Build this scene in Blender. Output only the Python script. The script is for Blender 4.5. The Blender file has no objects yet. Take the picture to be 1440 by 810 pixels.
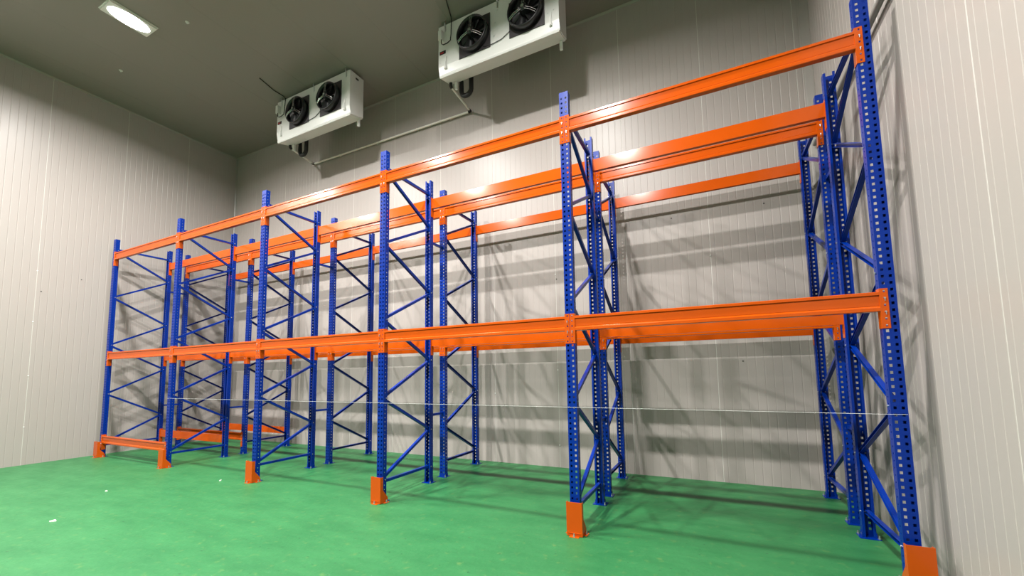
import bpy, math, random
from mathutils import Vector, Matrix
random.seed(7)
scene = bpy.context.scene
col = scene.collection
R = math.radians

# ------------------------------------------------------------------ camera
cam_d = bpy.data.cameras.new('camera'); cam = bpy.data.objects.new('camera', cam_d); col.objects.link(cam)
yaw, pitch, roll = -0.4522, 0.088, -0.0159
fw = Vector((math.sin(yaw)*math.cos(pitch), math.cos(yaw)*math.cos(pitch), math.sin(pitch)))
rt = Vector((math.cos(yaw), -math.sin(yaw), 0)); up = rt.cross(fw)
r2 = math.cos(roll)*rt + math.sin(roll)*up; u2 = -math.sin(roll)*rt + math.cos(roll)*up
m = Matrix((r2, u2, -fw)).transposed().to_4x4(); m.translation = (10.919, -3.83, 1.5003)
cam.matrix_world = m
cam_d.sensor_width = 36; cam_d.lens = 575.5/1440*36; cam_d.shift_y = (474.7-405)/1440
cam_d.clip_start = .05
scene.camera = cam

# ------------------------------------------------------------------ world, exposure
w = bpy.data.worlds.new('world'); scene.world = w; w.use_nodes = True
w.node_tree.nodes['Background'].inputs[0].default_value = (.5, .5, .5, 1)
w.node_tree.nodes['Background'].inputs[1].default_value = 0.05
vs = scene.view_settings
vs.view_transform = 'Standard'; vs.look = 'None'; vs.gamma = 1; vs.use_curve_mapping = False
vs.exposure = 0.3
LAMP_POWER, LAMP_SPREAD = (255, 540), math.radians(162)      # watts for the row by the racks and the rear row
# row nearer the racks, then the row above and behind the camera
LAMPS = [(2.65, -.95), (5.75, -.9), (8.9, -.9), (.2, -4.4), (4.7, -4.4), (9.2, -4.4)]

# ------------------------------------------------------------------ materials
def lin(c):
    return tuple((v/255/12.92 if v/255 <= .04045 else ((v/255+.055)/1.055)**2.4) for v in c) + (1,)
def mat(name, rgb, rough=.5, metal=0, spec=.5, var=0, vscale=3, bump=0, bscale=60, coat=0, rvar=0):
    M = bpy.data.materials.new(name); M.use_nodes = True
    nt = M.node_tree; b = nt.nodes['Principled BSDF']
    b.inputs['Base Color'].default_value = lin(rgb); b.inputs['Roughness'].default_value = rough
    b.inputs['Metallic'].default_value = metal; b.inputs['Specular IOR Level'].default_value = spec
    if coat: b.inputs['Coat Weight'].default_value = coat; b.inputs['Coat Roughness'].default_value = .15
    tc = nt.nodes.new('ShaderNodeTexCoord')
    if var:
        n = nt.nodes.new('ShaderNodeTexNoise'); n.inputs['Scale'].default_value = vscale; n.inputs['Detail'].default_value = 6
        nt.links.new(tc.outputs['Object'], n.inputs['Vector'])
        mx = nt.nodes.new('ShaderNodeMix'); mx.data_type = 'RGBA'
        c = lin(rgb)
        mx.inputs[6].default_value = tuple(v*(1-var) for v in c[:3])+(1,)
        mx.inputs[7].default_value = tuple(min(1, v*(1+var)) for v in c[:3])+(1,)
        nt.links.new(n.outputs['Fac'], mx.inputs[0]); nt.links.new(mx.outputs[2], b.inputs['Base Color'])
        if rvar:
            mr = nt.nodes.new('ShaderNodeMapRange'); mr.inputs[3].default_value = rough-rvar; mr.inputs[4].default_value = rough+rvar
            nt.links.new(n.outputs['Fac'], mr.inputs[0]); nt.links.new(mr.outputs[0], b.inputs['Roughness'])
    if bump:
        n2 = nt.nodes.new('ShaderNodeTexNoise'); n2.inputs['Scale'].default_value = bscale; n2.inputs['Detail'].default_value = 4
        nt.links.new(tc.outputs['Object'], n2.inputs['Vector'])
        bp = nt.nodes.new('ShaderNodeBump'); bp.inputs['Strength'].default_value = bump; bp.inputs['Distance'].default_value = .01
        nt.links.new(n2.outputs['Fac'], bp.inputs['Height']); nt.links.new(bp.outputs[0], b.inputs['Normal'])
    return M
ORANGE = mat('orange_paint', (186, 75, 9), .15, spec=.3, var=.08, vscale=5)
BLUE = mat('blue_paint', (0, 40, 128), .28, spec=.22, var=.1, vscale=4)
ZINC = mat('zinc', (200, 203, 205), .3, metal=.9, var=.05)
PANEL = mat('wall_panel_paint', (160, 153, 148), .36, spec=.28, var=.02, vscale=1.2, bump=.025, bscale=9)
SEAL = mat('joint_sealant', (189, 186, 180), .5, var=.03)
CEIL = mat('ceiling_panel_paint', (131, 126, 120), .4, spec=.4, var=.02, vscale=1, bump=.02, bscale=7)
TRIM = mat('trim_metal', (140, 136, 130), .35, var=.03)
WHITE = mat('white_casing', (208, 208, 204), .35, var=.02)
BLACK = mat('black_plastic', (22, 22, 24), .35, var=.1)
DARK = mat('dark_metal', (48, 44, 46), .45, var=.1)
RUBBER = mat('black_insulation', (14, 14, 14), .7, var=.1)
GREYPIPE = mat('grey_pipe', (140, 138, 132), .4, var=.05)
PIPEWHITE = mat('white_pipe', (214, 210, 202), .4, var=.04)
CHROME = mat('chrome', (225, 225, 228), .15, metal=1, var=.03)
RED = mat('red_print', (150, 24, 24), .5, var=.05)
CORD = mat('white_cord', (240, 240, 238), .6, var=.03)
PAPER = mat('scrap', (230, 228, 220), .8, var=.05)
SCREW = mat('dark_screw', (40, 38, 36), .5, var=.05)

def floor_material():
    M = bpy.data.materials.new('green_epoxy'); M.use_nodes = True
    nt = M.node_tree; b = nt.nodes['Principled BSDF']; L = nt.links.new
    tc = nt.nodes.new('ShaderNodeTexCoord')
    mp = nt.nodes.new('ShaderNodeMapping'); mp.inputs['Scale'].default_value = (.55, 1.5, 1); L(tc.outputs['Object'], mp.inputs[0])
    n = nt.nodes.new('ShaderNodeTexNoise'); n.inputs['Scale'].default_value = 2.6; n.inputs['Detail'].default_value = 10; n.inputs['Roughness'].default_value = .62
    L(mp.outputs[0], n.inputs['Vector'])
    r = nt.nodes.new('ShaderNodeValToRGB'); L(n.outputs['Fac'], r.inputs[0])
    e = r.color_ramp.elements
    e[0].position = .3; e[0].color = lin((31, 96, 52)); e[1].position = .7; e[1].color = lin((47, 112, 65))
    n3 = nt.nodes.new('ShaderNodeTexNoise'); n3.inputs['Scale'].default_value = 14; n3.inputs['Detail'].default_value = 5; L(tc.outputs['Object'], n3.inputs['Vector'])
    r3 = nt.nodes.new('ShaderNodeValToRGB'); L(n3.outputs['Fac'], r3.inputs[0])
    r3.color_ramp.elements[0].position = .6; r3.color_ramp.elements[1].position = .75
    mx = nt.nodes.new('ShaderNodeMix'); mx.data_type = 'RGBA'; L(r3.outputs[0], mx.inputs[0]); L(r.outputs[0], mx.inputs[6])
    mx.inputs[7].default_value = lin((71, 114, 62))
    # small dark grit marks
    n4 = nt.nodes.new('ShaderNodeTexNoise'); n4.inputs['Scale'].default_value = 26; n4.inputs['Detail'].default_value = 2; L(tc.outputs['Object'], n4.inputs['Vector'])
    r4 = nt.nodes.new('ShaderNodeValToRGB'); L(n4.outputs['Fac'], r4.inputs[0])
    r4.color_ramp.elements[0].position = .7; r4.color_ramp.elements[1].position = .76
    mx2 = nt.nodes.new('ShaderNodeMix'); mx2.data_type = 'RGBA'; L(r4.outputs[0], mx2.inputs[0]); L(mx.outputs[2], mx2.inputs[6])
    mx2.inputs[7].default_value = lin((22, 62, 36)); mx = mx2
    L(mx.outputs[2], b.inputs['Base Color'])
    mr = nt.nodes.new('ShaderNodeMapRange'); L(n.outputs['Fac'], mr.inputs[0]); mr.inputs[3].default_value = .55; mr.inputs[4].default_value = .35
    L(mr.outputs[0], b.inputs['Roughness']); b.inputs['Specular IOR Level'].default_value = .35
    bp = nt.nodes.new('ShaderNodeBump'); bp.inputs['Strength'].default_value = .45; bp.inputs['Distance'].default_value = .02
    n2 = nt.nodes.new('ShaderNodeTexNoise'); n2.inputs['Scale'].default_value = 7; n2.inputs['Detail'].default_value = 8; L(tc.outputs['Object'], n2.inputs['Vector'])
    L(n2.outputs['Fac'], bp.inputs['Height']); L(bp.outputs[0], b.inputs['Normal'])
    return M
FLOOR = floor_material()
def lamp_material():
    M = bpy.data.materials.new('lamp_diffuser'); M.use_nodes = True
    nt = M.node_tree; nt.nodes.clear()
    o = nt.nodes.new('ShaderNodeOutputMaterial'); e = nt.nodes.new('ShaderNodeEmission')
    e.inputs[0].default_value = (1, .985, .95, 1); e.inputs[1].default_value = 25
    nt.links.new(e.outputs[0], o.inputs[0]); return M
GLOW = lamp_material()

# ------------------------------------------------------------------ mesh helpers
class MB:
    def __init__(s): s.v = []; s.f = []; s.sm = []
    def add(s, vs, fs, smooth=False):
        o = len(s.v); s.v += [tuple(p) for p in vs]
        for f in fs: s.f.append(tuple(i+o for i in f)); s.sm.append(smooth)
    def box(s, x0, y0, z0, x1, y1, z1):
        s.add([(x0,y0,z0),(x1,y0,z0),(x1,y1,z0),(x0,y1,z0),(x0,y0,z1),(x1,y0,z1),(x1,y1,z1),(x0,y1,z1)],
              [(0,3,2,1),(4,5,6,7),(0,1,5,4),(1,2,6,5),(2,3,7,6),(3,0,4,7)])
    def prism(s, poly, axis, a, b):            # polygon in the two other axes (cyclic order), extruded a..b
        n = len(poly)
        def P(u, v, t): return {'x': (t,u,v), 'y': (u,t,v), 'z': (u,v,t)}[axis]
        s.add([P(u,v,a) for u,v in poly]+[P(u,v,b) for u,v in poly],
              [tuple(range(n))[::-1], tuple(range(n,2*n))]+[(i,(i+1)%n,n+(i+1)%n,n+i) for i in range(n)])
    def cyl(s, p, q, r, n=12, r_end=None, caps=True):
        p = Vector(p); q = Vector(q); d = (q-p).normalized(); r_end = r if r_end is None else r_end
        a = d.orthogonal().normalized(); b = d.cross(a)
        ring = [(math.cos(2*math.pi*i/n), math.sin(2*math.pi*i/n)) for i in range(n)]
        s.add([p+(a*c+b*t)*r for c,t in ring]+[q+(a*c+b*t)*r_end for c,t in ring],
              [(i,(i+1)%n,n+(i+1)%n,n+i) for i in range(n)], n > 8)
        if caps:
            s.add([p+(a*c+b*t)*r for c,t in ring], [tuple(range(n))[::-1]])
            s.add([q+(a*c+b*t)*r_end for c,t in ring], [tuple(range(n))])
    def tube(s, pts, r, n=10):                 # swept round tube along a polyline
        pts = [Vector(p) for p in pts]; rings = []; prev = None
        for i, p in enumerate(pts):
            d = (pts[min(i+1,len(pts)-1)]-pts[max(i-1,0)]).normalized()
            a = d.orthogonal().normalized() if prev is None else (prev-d*prev.dot(d)).normalized()
            prev = a; b = d.cross(a)
            rings.append([p+(a*math.cos(2*math.pi*k/n)+b*math.sin(2*math.pi*k/n))*r for k in range(n)])
        o = [v for g in rings for v in g]
        fs = [(i*n+k, i*n+(k+1)%n, (i+1)*n+(k+1)%n, (i+1)*n+k) for i in range(len(pts)-1) for k in range(n)]
        s.add(o, fs, True); s.add(rings[0], [tuple(range(n))[::-1]]); s.add(rings[-1], [tuple(range(n))])
    def sheet(s, O, U, V, N, us, vs, hole):    # perforated plate on a grid; hole(i, j) says which cells are open
        O, U, V, N = Vector(O), Vector(U), Vector(V), Vector(N)
        nu, nv = len(us), len(vs)
        vts = [O+U*u+V*v for v in vs for u in us]; vts += [p+N for p in vts]
        K = nu*nv; fs = []
        I = lambda i, j: j*nu+i
        solid = lambda i, j: 0 <= i < nu-1 and 0 <= j < nv-1 and not hole(i, j)
        for j in range(nv-1):
            for i in range(nu-1):
                if not solid(i, j): continue
                a, b, c, d = I(i,j), I(i+1,j), I(i+1,j+1), I(i,j+1)
                fs.append((a,d,c,b)); fs.append((a+K,b+K,c+K,d+K))
                if not solid(i,j-1): fs.append((a,b,b+K,a+K))
                if not solid(i+1,j): fs.append((b,c,c+K,b+K))
                if not solid(i,j+1): fs.append((c,d,d+K,c+K))
                if not solid(i-1,j): fs.append((d,a,a+K,d+K))
        s.add(vts, fs)
    def mesh(s, name, material):
        me = bpy.data.meshes.new(name); me.from_pydata(s.v, [], s.f); me.update()
        me.polygons.foreach_set('use_smooth', s.sm)
        import bmesh
        bm = bmesh.new(); bm.from_mesh(me)
        bmesh.ops.recalc_face_normals(bm, faces=bm.faces); bm.to_mesh(me); bm.free()
        me.materials.append(material); return me
def put(name, me, parent=None, loc=(0,0,0), rz=0, mtx=None):
    o = bpy.data.objects.new(name, me); col.objects.link(o)
    if mtx is not None: o.matrix_local = mtx
    else: o.location = loc; o.rotation_euler = (0,0,rz)
    o.parent = parent; return o
def empty(name, loc, rz=0):
    o = put(name, None, None, loc, rz); o.empty_display_size = .1; return o
def tag(o, label, cat, group=None):
    o['label'] = label; o['category'] = cat
    if group: o['group'] = group
    return o
def structure(o, label, cat):
    o['kind'] = 'structure'; return tag(o, label, cat)

# ------------------------------------------------------------------ dimensions
XL, XR, YB, YF, H = -.33, 12.31, 2.5, -11.2, 7.4
FX = [0, 2.42, 4.84, 7.26, 9.69, 12.095]      # upright lines along the rack
W, PD = .094, .066                             # upright face width, depth
D, GAP = .9874, .2907                          # frame depth, gap between the two racks
YBK = D+GAP
HT = 4.379
T2, T1, T0 = 4.123, 2.0766, .43                # tops of the beam connectors
CH = .292                                      # connector height

# ------------------------------------------------------------------ room shell
b = MB(); b.box(XL-.1, YF-.1, -.1, XR+.1, YB+.1, 0)
structure(put('floor', b.mesh('floor', FLOOR)), 'green painted concrete floor with faint patches', 'floor')

PW, TH, GV = 1.16, .05, .007
def ribbed(u0, u1, h, material, ribs=True, rp=.1):
    """insulated wall panel from u0 to u1, face at y=0 towards -y, shallow vertical micro-ribs"""
    ch = .003 if ribs else .0008
    prof = [(u0, TH), (u0, ch), (u0+ch, 0)]
    if ribs:
        n = int((u1-u0-.05)/rp)
        for k in range(n):
            c = u0+.06+k*rp
            if c > u1-.03: break
            prof += [(c-.007, 0), (c-.0035, .0017), (c+.0035, .0017), (c+.007, 0)]
    prof += [(u1-ch, 0), (u1, ch), (u1, TH)]
    b = MB(); n = len(prof)
    b.add([(x,y,0) for x,y in prof]+[(x,y,h) for x,y in prof],
          [(i,i+1,n+i+1,n+i) for i in range(n-1)]+[(n-1,0,n,2*n-1)])
    b.add([(u0,.003,0),(u1,.003,0),(u1,TH,0),(u0,TH,0)], [(0,1,2,3)])
    b.add([(u0,.003,h),(u1,.003,h),(u1,TH,h),(u0,TH,h)], [(0,1,2,3)])
    return b.mesh('panel', material)
cache = {}
def panels(parent, lo, hi, joint, h, material, place, ribs=True):
    """place(u) -> (location, rotation euler) for a panel whose left edge is at u"""
    k0 = math.floor((lo-joint)/PW); u = joint+k0*PW
    while u < hi-1e-4:
        g = GV if ribs else .0015
        a, c = max(u, lo)+g/2, min(u+PW, hi)-g/2
        if c-a > .02:
            key = (round(c-a, 4), h, material.name, ribs)
            if key not in cache: cache[key] = ribbed(0, c-a, h, material, ribs)
            o = put('panel', cache[key], parent); o.location, o.rotation_euler = place(a, c)
        u += PW

# wall cores stand 2.5 mm behind the panel faces, so every joint is a shallow sealed groove
b = MB(); b.box(XL-.15, YB+.0025, 0, XR+.15, YB+.12, H)
wb = structure(put('wall_back', b.mesh('wall_core', SEAL)), 'pale grey ribbed panel wall behind the racks', 'wall')
panels(wb, XL, XR, 10.985, H, PANEL, lambda a, c: ((a, YB, 0), (0,0,0)))
b = MB(); b.box(XL-.12, YF-.1, 0, XL-.0025, YB+.0025, H)
wl = structure(put('wall_left', b.mesh('wall_core', SEAL)), 'pale grey panel wall at the left end of the racks', 'wall')
panels(wl, YF, YB, -.95, H, PANEL, lambda a, c: ((XL, a, 0), (0,0,R(90))))
b = MB(); b.box(XR+.0025, YF-.1, 0, XR+.12, YB+.004, H)
wr = structure(put('wall_right', b.mesh('wall_core', SEAL)), 'pale grey ribbed panel wall beside the last upright', 'wall')
panels(wr, YF, YB, -.78, H, PANEL, lambda a, c: ((XR, c, 0), (0,0,R(-90))))
b = MB(); b.box(XL-.15, YF-.12, 0, XR+.15, YF-.004, H)
wf = structure(put('wall_front', b.mesh('wall_core', SEAL)), 'pale grey panel wall behind the viewer', 'wall')
panels(wf, XL, XR, 10.985, H, PANEL, lambda a, c: ((c, YF, 0), (0,0,R(180))))
b = MB(); b.box(XL-.12, YF-.12, H+.004, XR+.12, YB+.12, H+.12)
ce = structure(put('ceiling', b.mesh('ceiling_core', CEIL)), 'smooth grey panel ceiling of the cold room', 'ceiling')
# ceiling panels run front to back; local z of a panel becomes world -y
panels(ce, XL, XR, 4.95, YB-YF, CEIL, lambda a, c: ((a, YB, H), (R(90),0,0)), ribs=False)

def strip(name, p, q, n1, n2, s, label):
    """45 degree corner strip from p to q, reaching s along n1 and n2, with thin raised edges"""
    p, q, n1, n2 = map(Vector, (p, q, n1, n2)); b = MB()
    c = [Vector(), n1*s, n1*s+n2*.004, n1*(s-.014)+n2*.016, n2*(s-.014)+n1*.016, n2*s+n1*.004, n2*s]
    k = len(c); b.add([p+x for x in c]+[q+x for x in c],
        [tuple(range(k)), tuple(range(k,2*k))]+[(i,(i+1)%k,k+(i+1)%k,k+i) for i in range(k)])
    return structure(put(name, b.mesh(name, TRIM)), label, 'trim')
strip('trim_1', (XR,YB,0), (XR,YB,H), (-1,0,0), (0,-1,0), .085, 'vertical metal corner strip between back and right wall')
strip('trim_2', (XL,YB,0), (XL,YB,H), (1,0,0), (0,-1,0), .03, 'thin vertical corner strip between left and back wall')
strip('trim_3', (XL,YB,H), (XR,YB,H), (0,-1,0), (0,0,-1), .028, 'metal strip where the ceiling meets the back wall')
strip('trim_4', (XL,YF,H), (XL,YB,H), (1,0,0), (0,0,-1), .028, 'metal strip where the ceiling meets the left wall')
strip('trim_5', (XR,YF,H), (XR,YB,H), (-1,0,0), (0,0,-1), .04, 'metal strip where the ceiling meets the right wall')

b = MB(); b.cyl((0,0,0),(0,-.004,0),.009,10); b.cyl((0,-.004,0),(0,-.007,0),.005,8)
scr = b.mesh('screw', SCREW); riv = scr.copy(); riv.materials[0] = CORD
for x, z in ((10.495,3.752),(11.667,3.744),(10.983,3.123),(8.665,3.13),(8.68,3.05),(7.505,1.165),(8.665,1.55),(8.665,.35),(6.0,3.1),(11.3,1.62)):
    put('screw', riv if x in (8.665, 7.505, 10.983) else scr, wb, (x, YB-.0005, z))
for y, z in ((-.95,3.56),(-.95,2.6),(-.95,1.6),(-.95,.68),(-.88,3.18),(-.35,3.51)):
    put('screw', riv if y == -.95 else scr, wl, (XL+.0005, y, z), R(90))

# ------------------------------------------------------------------ upright frames
def upright_mesh():
    b = MB(); pitch = .05; n = int(HT/pitch)-1; t = .0028
    hw, hh = .018, .020; cx = .0225
    vs = [0]
    for k in range(n): z = .06+k*pitch; vs += [z-hh/2, z+hh/2]
    vs.append(HT)
    rowhole = lambda j: j % 2 == 1
    us = [-W/2, -cx-hw/2, -cx+hw/2, cx-hw/2, cx+hw/2, W/2]
    b.sheet((0,0,0), (1,0,0), (0,0,1), (0,t,0), us, vs, lambda i, j: rowhole(j) and i in (1,3))
    vs2 = [0]
    for k in range(n): z = .085+k*pitch; vs2 += [z-.006, z+.006]
    vs2 = [v for v in vs2 if v < HT-.01]+[HT]
    for sx in (-1, 1):
        b.sheet((sx*W/2,0,0), (0,1,0), (0,0,1), (-sx*t,0,0), [t, .026, .038, PD], vs2, lambda i, j: rowhole(j) and i == 1)
        b.sheet((sx*W/2,PD-t,0), (-sx,0,0), (0,0,1), (0,t,0), [t, .02], [0, HT], lambda i, j: False)
    return b.mesh('upright', BLUE)
UP = upright_mesh()
b = MB(); b.box(-.075,-.03,0,.075,PD+.03,.006)
for sx in (-1,1): b.box(sx*.05-.003 if sx>0 else -.053, 0, .006, .053 if sx>0 else -.047, PD, .05)
BASE = b.mesh('base_plate', BLUE)
b = MB(); b.cyl((0,0,0),(0,0,.012),.011,6); b.cyl((0,0,.012),(0,0,.03),.006,8); ANCH = b.mesh('anchor_bolt', ZINC)
b = MB(); b.cyl((-W/2-.007,0,0),(W/2+.007,0,0),.0045,8); b.cyl((-W/2-.006,0,0),(-W/2,0,0),.0085,6); b.cyl((W/2,0,0),(W/2+.006,0,0),.0085,6)
BOLT = b.mesh('bolt', ZINC)
def brace_mesh(dy, dz):
    """C-channel bar in the y-z plane from (0,0) to (dy,dz), open towards -x"""
    L = math.hypot(dy, dz); hx, hz, t = .018, .0165, .003
    prof = [(-hx,-hz),(hx,-hz),(hx,hz),(-hx,hz),(-hx,hz-t),(hx-t,hz-t),(hx-t,-hz+t),(-hx,-hz+t)]
    b = MB(); n = len(prof)
    b.add([(x,0,z) for x,z in prof]+[(x,L,z) for x,z in prof],
          [(i,(i+1)%n,n+(i+1)%n,n+i) for i in range(n)]+[(0,1,6,7),(1,2,5,6),(2,3,4,5),(n,n+1,n+6,n+7),(n+1,n+2,n+5,n+6),(n+2,n+3,n+4,n+5)])
    me = b.mesh('brace', BLUE)
    me.transform(Matrix.Rotation(math.atan2(dz, dy), 4, 'X')); return me
Z0, ZP = .25, .4878
NY0, NY1 = PD-.02, D-PD+.02                    # brace node positions inside the two uprights
BR_UP = brace_mesh(NY1-NY0, ZP-.03); BR_DN = brace_mesh(NY1-NY0, -(ZP-.03)); BR_H = brace_mesh(NY1-NY0, 0)
ORD = ['first', 'second', 'third', 'fourth', 'fifth', 'sixth']
def frame(i, back):
    # the frames of the back rack are the same frames turned round
    pos = (FX[i], D+GAP+D, 0) if back else (FX[i], 0, 0)
    o = empty('upright_frame', pos, R(180) if back else 0)
    side = 'back rack by the wall' if back else 'front rack'
    where = {0: 'next to the left wall', 5: 'next to the right wall'}.get(i, ORD[i]+' from the left wall')
    tag(o, f'blue perforated upright frame of the {side}, {where}', 'rack frame', 'blue upright frames of the racks')
    for y, rz in ((0, 0), (D, R(180))):
        u = put('upright', UP, o, (0, y, .006), rz)
        bp = put('base_plate', BASE, u, (0, 0, -.006))
        put('anchor_bolt', ANCH, u, (.062, -.015, 0)); put('anchor_bolt', ANCH, u, (-.062, PD+.015, 0))
    for k in range(8):
        z = Z0+k*ZP+.015
        if k % 2 == 0: put('brace', BR_UP, o, (0, NY0, z))
        else: put('brace', BR_DN, o, (0, NY0, Z0+(k+1)*ZP-.015))
    put('strut', BR_H, o, (0, NY0, Z0-.025)); put('strut', BR_H, o, (0, NY0, Z0+8*ZP+.025))
    for k in range(9):
        put('bolt', BOLT, o, (0, (NY0, NY1)[k % 2], Z0+k*ZP))
    put('bolt', BOLT, o, (0, NY1, Z0-.025)); put('bolt', BOLT, o, (0, NY1, Z0+8*ZP+.025))
    return o
for bk in (False, True):
    for i in range(6): frame(i, bk)

# ------------------------------------------------------------------ row spacers between the two racks
b = MB(); b.box(-.016,.004,-.016,.016,GAP-.004,.016); b.box(-.03,0,-.03,.03,.004,.03); b.box(-.03,GAP-.004,-.03,.03,GAP,.03)
SPC = b.mesh('row_spacer', BLUE)
for i in range(6):
    for z, lv in ((.93, 'lower'), (3.46, 'upper')):
        where = {0: 'nearest the left wall', 5: 'nearest the right wall'}.get(i, f'{ORD[i]} upright line from left wall')
        tag(put('row_spacer', SPC, None, (FX[i], D, z)), f'{lv} blue spacer bar between the racks, {where}', 'spacer', 'blue spacers between the racks')

# ------------------------------------------------------------------ beams
BH, BT, CT = .145, .023, .004
def rail_mesh(L):
    # box section of two interlocked channels: proud rolled bands along top and bottom of the face
    f = -.004
    p = [(f+.003,0),(f,.004),(f,.027),(f+.003,.033),(f+.011,.040),(f+.0095,.044),(f+.009,.114),(f+.011,.118),(f+.009,.1195),(f,.1215),(f,.141),(f+.004,BH),
         (.046,BH),(.046,0)]
    b = MB(); b.prism(p, 'x', -L/2, L/2); return b.mesh('rail', ORANGE)
def connector_mesh(sgn):
    """angle cleat at the beam's end: leg on the upright's side, perforated plate hooked on its face; sgn = end of the beam"""
    b = MB(); vs = [0]
    for k in range(6):
        z = .021+k*.05; vs += [z-.0075, z+.0075]
    vs.append(CH)
    b.sheet((0,-.004,0), (sgn,0,0), (0,0,1), (0,.0035,0), [-CT, .018, .030, .0455], vs, lambda i, j: j % 2 == 1 and i == 1)
    b.box(min(0,-sgn*CT), -.0005, 0, max(0,-sgn*CT), .058, CH)
    return b.mesh('connector', ORANGE)
CONL, CONR = connector_mesh(-1), connector_mesh(1)
b = MB(); b.cyl((0,-.010,0),(0,.0,0),.006,8); b.cyl((0,-.010,0),(.0,-.011,-.022),.003,6); PIN = b.mesh('safety_pin', ZINC)
rails = {}
def beam(i, row, top, lv):
    x0, x1 = FX[i]+W/2+.0005, FX[i+1]-W/2-.0005
    y, rz = {0: (0,0), 1: (D,R(180)), 2: (YBK,0), 3: (YBK+D,R(180))}[row]
    L = round(x1-x0, 4)
    rw = ['front of front rack', 'rear of front rack', 'front of back rack', 'rear of back rack'][row]
    bay = ['bay at the left wall', 'second bay from left wall', 'middle bay', 'fourth bay from left wall', 'bay at the right wall'][i]
    o = empty('pallet_rail', ((x0+x1)/2, y, top-CH), rz)
    tag(o, f'orange {lv} rail, {rw}, {bay}', 'rack rail', 'orange pallet rails')
    rl = round(L-2*CT, 4)
    if rl not in rails: rails[rl] = rail_mesh(rl)
    put('rail', rails[rl], o, (0, 0, CH-BT-BH))
    for s, me in ((-1, CONL), (1, CONR)):
        c = put('connector', me, o, (s*L/2, 0, 0))
        if row in (0, 2):
            for k in (3, 5) if s > 0 else (3,):
                put('safety_pin', PIN, c, (s*.024, -.002, .021+(k-1)*.05))
    return o
for row in range(4):
    for i in range(5):
        beam(i, row, T2, 'upper'); beam(i, row, T1, 'middle-height')
    beam(0, row, T0, 'low')

# ------------------------------------------------------------------ column guards in front of the front uprights
def guard_mesh():
    b = MB(); w2, t, h = .075, .005, .305; y0 = -.08
    b.box(-w2, y0, .004, w2, y0+t, h)
    for s in (-1, 1):
        xa, xb = (w2-t, w2) if s > 0 else (-w2, -w2+t)
        b.prism([(y0+t,.004),(.045,.004),(.045,.05),(.028,.075),(-.035,.15),(-.035,h-.004),(y0+t,h)], 'x', xa, xb)
        x2, x3 = (w2, w2+.028) if s > 0 else (-w2-.028, -w2)
        b.box(x2, -.03, 0, x3, .045, .005)
    b.box(-.045, y0-.03, 0, .045, y0, .005)
    b.box(-.06, y0-.004, .028, .06, y0, .034)
    return b.mesh('guard_body', ORANGE)
GB = guard_mesh()
for i in range(6):
    g = empty('column_guard', (FX[i]+.015, 0, 0))
    where = {0: 'nearest the left wall', 5: 'against the right wall'}.get(i, f'at the {ORD[i]} front upright from the left wall')
    tag(g, f'orange steel column guard {where}', 'column guard', 'orange column guards')
    put('guard_body', GB, g)
    for x, y in ((0,-.097),(.089,.008),(-.089,.008)): put('anchor_bolt', ANCH, g, (x, y, .005))

# ------------------------------------------------------------------ lamps
b = MB(); b.box(-.17,-.3,-.035,.17,.3,0); b.box(-.185,-.315,-.012,.185,.315,0); LH = b.mesh('housing', WHITE)
b = MB(); nl, nr = 24, 5
vs = [(.15*math.cos(2*math.pi*k/nl)*math.cos(q*math.pi/2/nr), .27*math.sin(2*math.pi*k/nl)*math.cos(q*math.pi/2/nr), -.018*math.sin(q*math.pi/2/nr)) for q in range(nr) for k in range(nl)]+[(0,0,-.018)]
b.add(vs, [(q*nl+k, q*nl+(k+1)%nl, (q+1)*nl+(k+1)%nl, (q+1)*nl+k) for q in range(nr-1) for k in range(nl)]+[((nr-1)*nl+k, (nr-1)*nl+(k+1)%nl, nr*nl) for k in range(nl)], True)
LD = b.mesh('diffuser', GLOW)
lab = ['lit white ceiling lamp near the left wall above the first racks', 'lit ceiling lamp above the middle bays', 'lit ceiling lamp above the fourth bay',
       'lit ceiling lamp of the rear row near the left wall', 'lit ceiling lamp of the rear row, middle', 'lit ceiling lamp of the rear row above the viewer']
for (x, y), l in zip(LAMPS, lab):
    o = empty('ceiling_lamp', (x, y, H)); tag(o, l, 'lamp', 'ceiling lamps')
    put('housing', LH, o); put('diffuser', LD, o, (0, 0, -.0352))
    ld = bpy.data.lights.new('lamp_light', 'AREA'); ld.shape = 'ELLIPSE'; ld.size = .2; ld.size_y = .28
    ld.energy = LAMP_POWER[0 if y > -2 else 1]; ld.spread = LAMP_SPREAD; ld.color = (1, .975, .945)
    put('lamp_light', ld, o, (0, 0, -.056))

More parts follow.
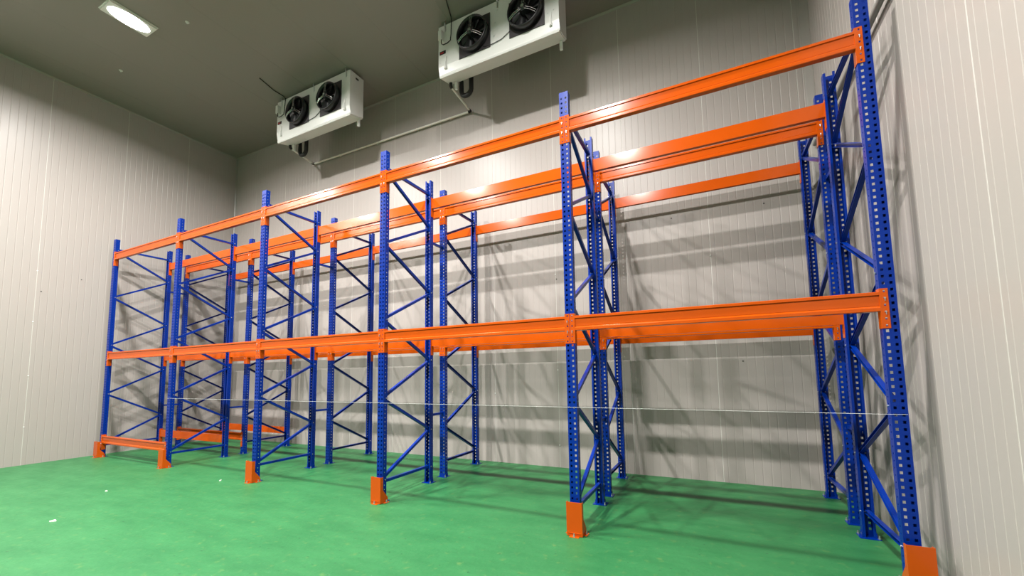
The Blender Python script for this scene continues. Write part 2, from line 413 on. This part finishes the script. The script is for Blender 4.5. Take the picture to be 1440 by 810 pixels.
# ------------------------------------------------------------------ evaporator units under the ceiling
def arc(cx, cz, r, a0, a1, n, y):
    return [(cx+r*math.cos(a0+(a1-a0)*k/n), y, cz+r*math.sin(a0+(a1-a0)*k/n)) for k in range(n+1)]
UW = 2.13
def casing_mesh():
    b = MB()
    # side profile (y, z): front face, slope under the fans, tray; y=0 is the front face
    p = [(0,-.05),(0,-.77),(.03,-.925),(.335,-.84),(.335,-.05)]
    b.prism(p, 'x', 0, UW); return b.mesh('casing', WHITE)
def plate_lip():
    b = MB(); b.prism([(.026,-.92),(.03,-.945),(.335,-.857),(.335,-.838),(.05,-.92)], 'x', .015, UW-.015)
    b.prism([(.018,-.90),(.030,-.905),(.040,-.945),(.026,-.948),(.014,-.925)], 'x', .01, UW-.01)
    return b.mesh('drip_tray', WHITE)
def fan_parts():
    r = .262
    pl = MB(); pl.box(-.29,-.012,-.29,.29,0,.29)
    ring = MB(); n = 40; prof = [(r+.012,-.012),(r+.012,-.115),(r+.004,-.13),(r-.012,-.125),(r-.014,-.012)]; k = len(prof)
    vs = [(rr*math.cos(2*math.pi*i/n), y, rr*math.sin(2*math.pi*i/n)) for i in range(n) for rr, y in prof]
    ring.add(vs, [(i*k+j, i*k+(j+1)%k, ((i+1)%n)*k+(j+1)%k, ((i+1)%n)*k+j) for i in range(n) for j in range(k)], True)
    bl = MB()
    for q in range(6):
        a = q*math.pi/3; ca, sa = math.cos(a), math.sin(a); rows = []
        for s in range(6):
            rr = .07+s*(.235-.07)/5; wd = .055+.045*s/5; tw = .9-.35*s/5; sw = .25*s/5
            for e in (-1, 0, 1):
                u = e*wd; rows.append((rr, u*math.cos(tw)+sw*.2, -.065+u*math.sin(tw)*.5+(.008 if e == 0 else 0)))
        vs = [(x*ca-t*sa, y, x*sa+t*ca) for x, t, y in rows]; m0 = len(vs)
        vs += [(x, y+.005, z) for x, y, z in vs]
        fs = []
        for s in range(5):
            for e in range(2):
                i0 = s*3+e; f = (i0, i0+1, i0+4, i0+3); fs += [f, tuple(v+m0 for v in f[::-1])]
        loop = [0,1,2,5,8,11,14,17,16,15,12,9,6,3]
        fs += [(loop[i], loop[(i+1)%14], loop[(i+1)%14]+m0, loop[i]+m0) for i in range(14)]
        bl.add(vs, fs, True)
    hub = MB(); hub.cyl((0,-.03,0),(0,-.145,0),.07,20,.062); hub.cyl((0,-.145,0),(0,-.165,0),.05,20,.03)
    cap = MB(); cap.cyl((0,-.165,0),(0,-.17,0),.026,14)
    arms = MB()
    for a in (R(-35), R(85), R(205)):
        c, s_ = math.cos(a), math.sin(a)
        for off in (-.014, .014):
            arms.tube([(.05*c-off*s_, -.15, .05*s_+off*c), (.16*c-off*s_, -.156, .16*s_+off*c), (.25*c-off*s_, -.135, .25*s_+off*c)], .005, 6)
    return [(n_, m_.mesh(n_, mt)) for n_, m_, mt in (('fan_plate',pl,DARK),('shroud',ring,BLACK),('blades',bl,BLACK),('motor',hub,BLACK),('motor_cap',cap,CHROME),('guard_arm',arms,CHROME))]
CAS, TRAY, FAN = casing_mesh(), plate_lip(), fan_parts()
b = MB(); b.box(-.012,-.006,-.05,.012,.0,.06); b.tube([(0,-.006,.06-.01)]+[(0,-.006-.02*math.sin(t),.06+.03*(1-math.cos(t))) for t in (.6,1.2,1.9,2.6)], .008, 6)
LOOP = b.mesh('hanger', ZINC)
b = MB(); b.box(-.02,-.012,-.105,.02,0,.105); b.box(-.01,-.02,-.1,.01,-.012,.02); CLIP = b.mesh('tray_clip', WHITE)
b = MB(); b.box(-.035,-.07,-.085,.035,0,.085); b.box(-.03,-.076,-.08,.03,-.07,.08); JB = b.mesh('junction_box', WHITE)
b = MB(); b.box(-.06,-.003,-.03,.06,0,.03); STK = b.mesh('sticker', BLACK)
b = MB(); b.box(-.05,-.0045,-.014,.02,-.003,.012); STR = b.mesh('print', RED)
b = MB(); b.box(0,-.035,-.018,.004,.035,.018); SLOT = b.mesh('side_slot', SCREW)
b = MB(); b.box(-.022,-.02,-.13,.022,.02,0); SPIG = b.mesh('bracket_foot', WHITE)
b = MB(); b.tube([(.10,-.06,-.34),(.10,-.06,-.42),(.13,-.05,-.44),(.2,-.04,-.43),(.26,-.035,-.40),(.27,-.03,-.3),(.27,-.02,-.1),(.27,-.01,-.04)], .008, 8); CBL = b.mesh('cable', RUBBER)
b = MB(); b.tube([(.78,-.016,-.66),(.9,-.014,-.745),(1.05,-.012,-.75),(1.2,-.012,-.73),(1.34,-.014,-.66)], .006, 6); CBL2 = b.mesh('cable', RUBBER)
b = MB(); b.cyl((0,0,0),(0,0,.06),.009,8); b.cyl((0,0,.052),(0,0,.06),.03,12); ROD = b.mesh('hanger_rod', ZINC)
b = MB()
for (x, z) in ((.03,-.12),(.03,-.7),(1.0,-.3),(1.0,-.5),(1.08,-.4),(1.12,-.2),(2.05,-.15),(2.05,-.6),(1.96,-.62),(1.98,-.3),(1.06,-.62)):
    b.cyl((x,0,z),(x,-.004,z),.007,8)
FIX = b.mesh('fixing_screws', ZINC)
UNITS = [(2.87, 1.46), (7.06, 1.46)]
for n, (ux, uy) in enumerate(UNITS):
    o = empty('evaporator_unit', (ux, uy, H))
    tag(o, ['white twin-fan evaporator cooler under the ceiling nearer the left wall', 'white twin-fan evaporator cooler under the ceiling, nearer the camera'][n], 'cooling unit', 'ceiling evaporator units')
    put('casing', CAS, o); put('drip_tray', TRAY, o)
    for fx in (.705, 1.62):
        pl = put(FAN[0][0], FAN[0][1], o, (fx, 0, -.485))
        for nm, me in FAN[1:]: put(nm, me, pl)
    for x in (.14, 1.13, 2.03): put('hanger', LOOP, o, (x, 0, -.12))
    for x in (.14, 2.0): put('tray_clip', CLIP, o, (x, -.0005 if True else 0, -.73))
    put('junction_box', JB, o, (.075, 0, -.26))
    s = put('sticker', STK, o, (.085, 0, -.53)); put('print', STR, s)
    put('side_slot', SLOT, o, (UW, .17, -.14))
    for x in (.16, UW-.07): put('bracket_foot', SPIG, o, (x, .29, -.885))
    put('cable', CBL, o); put('cable', CBL2, o); put('fixing_screws', FIX, o)
    for x in (.1, UW-.1):
        for y in (.06, .28): put('hanger_rod', ROD, o, (x, y, -.06))

# black insulated suction line looping below each unit up to the ceiling
for n, (ux, uy) in enumerate(UNITS):
    x, y = ux+.30, uy+.42
    b = MB()
    path = [(x-.12,y-.1,H-.80),(x-.12,y,H-.80),(x-.12,y+.0,H-.92)]
    path += [(x-.12+.1*(1-math.cos(t)), y, H-.98-.1*math.sin(t)) for t in [k*math.pi/8 for k in range(9)]]
    path += [(x+.08,y,H-.85),(x+.08,y,H-.45),(x+.08,y,H-.1),(x+.08,y,H-.01)]
    b.tube(path, .04, 12)
    p = put('suction_pipe', b.mesh('suction_pipe', RUBBER))
    tag(p, ['black insulated pipe looping below the cooler nearer the left wall', 'black insulated pipe looping below the cooler nearer the camera'][n], 'pipe', 'insulated suction pipes')
# drain pipe: along the back wall, with a branch from each unit
dr = empty('drain_pipe', (2.75, 2.47, 6.47)); tag(dr, 'pale drain pipe along the back wall joining both coolers', 'pipe')
ZP1, YP = 6.485, 2.455
def local(*pts): return [(x-2.75, y-2.47, z-6.47) for x, y, z in pts]
b = MB(); b.tube(local((2.72,YP,ZP1),(7.05,YP,ZP1-.03)), .021, 12); put('pipe_run', b.mesh('pipe_run', PIPEWHITE), dr)
for ux, uy in UNITS:
    e = 2.75 if ux < 5 else 7.07
    zz = ZP1 if ux < 5 else ZP1-.03
    b = MB(); b.tube(local((ux+.05,uy+.29,H-.93),(e,YP,zz)), .019, 12); put('branch', b.mesh('branch', PIPEWHITE), dr)
    b = MB(); b.tube(local((ux+.06,uy+.27,H-.86),(ux+.06,uy+.27,H-.9),(ux+.055,uy+.275,H-.925),(ux+.045,uy+.31,H-.932)), .027, 12); put('elbow', b.mesh('elbow', RUBBER), dr)
    b = MB(); b.tube(local((e+.005,YP-.06,zz),(e+.0,YP-.01,zz),(e+(.04 if ux<5 else -.04),YP,zz)), .027, 12); put('elbow', b.mesh('elbow', RUBBER), dr)
for x in (3.6, 4.7, 5.8, 6.6):
    b = MB(); b.tube([(0,-.015+.024*math.cos(t)*1.0,.024*math.sin(t)) for t in [k*2*math.pi/12 for k in range(13)]], .004, 6); b.box(-.012,.003,-.012,.012,.03,.012)
    put('pipe_clip', b.mesh('pipe_clip', PIPEWHITE), dr, (x-2.75, 0, ZP1-6.47-.007*(x-2.72)))

# thin cables on the ceiling
def cable(pts, r, name, label, material=RUBBER, cat='cable'):
    b = MB(); o0 = Vector(pts[0]); b.tube([Vector(p)-o0 for p in pts], r, 8)
    return tag(put(name, b.mesh(name, material), None, o0), label, cat)
cable([(3.19,.86,H-.008),(3.11,1.2,H-.01),(3.12,1.42,H-.012),(3.14,1.452,H-.06)], .008, 'cable', 'dark cable on the ceiling leading to the cooler nearer the left wall')
cable([(7.62,.3,H-.008),(7.46,1.1,H-.008),(7.35,1.4,H-.012),(7.33,1.452,H-.06)], .008, 'cable', 'dark cable on the ceiling leading to the cooler nearer the camera')
# grey pipe on the right wall
p = empty('wall_pipe', (XR, 0, 4.38)); tag(p, 'grey round pipe running level along the right wall', 'pipe')
b = MB(); b.tube([(-.05,-6.5,0),(-.05,YB-.09,0)], .028, 14); put('pipe_run', b.mesh('pipe_run', GREYPIPE), p)
for y in (-5,-3,-1,.65,2.1):
    b = MB(); b.tube([(-.05+.031*math.cos(t),y,.031*math.sin(t)) for t in [k*2*math.pi/12 for k in range(13)]], .005, 6); b.box(-.02,y-.015,-.015,0,y+.015,.015)
    put('pipe_clip', b.mesh('pipe_clip', GREYPIPE), p)
# white cord stretched along the front uprights
b = MB(); b.tube([(FX[1]-.05,-.006,1.17),(FX[5]+.04,-.006,1.17)], .001, 6)
tag(put('cord', b.mesh('cord', CORD)), 'thin white cord stretched across the front uprights below the middle beams', 'cord')

# white anchor caps on the ceiling and scraps on the floor
b = MB(); b.cyl((0,0,0),(0,0,-.012),.03,16,.024); b.cyl((0,0,-.012),(0,0,-.03),.008,8); CAP = b.mesh('anchor_cap', WHITE)
for x, y, l in ((1.05,-.46,'small white anchor cap on the ceiling nearer the left wall'),(3.39,-.48,'small white anchor cap on the ceiling near the lit lamp')):
    tag(put('anchor_cap', CAP, None, (x,y,H)), l, 'anchor cap', 'ceiling anchor caps')
def scrap(x, y, s, l):
    b = MB(); n = 7; top = []; rr = [s*random.uniform(.6,1.2) for _ in range(n)]
    ring = [(rr[i]*math.cos(2*math.pi*i/n), .6*rr[i]*math.sin(2*math.pi*i/n)) for i in range(n)]
    b.add([(u,v,.0) for u,v in ring]+[(u*.9,v*.9,.006+random.uniform(0,.012)) for u,v in ring]+[(0,0,.012),(0,0,0)],
          [(i,(i+1)%n,n+(i+1)%n,n+i) for i in range(n)]+[(n+i,n+(i+1)%n,2*n) for i in range(n)]+[((i+1)%n,i,2*n+1) for i in range(n)])
    tag(put('paper_scrap', b.mesh('paper_scrap', PAPER), None, (x,y,.0005), random.uniform(0,3)), l, 'scrap', 'scraps on the floor')
SCRAPS = [(4.475,-1.908,.045,'white paper scrap on open floor, largest, left of the racks'), (4.333,-.163,.02,'tiny pale scrap on the floor near the third column guard'),
          (3.456,-1.123,.02,'tiny pale scrap on the floor between the left wall and racks')]
for a in SCRAPS: scrap(*a)
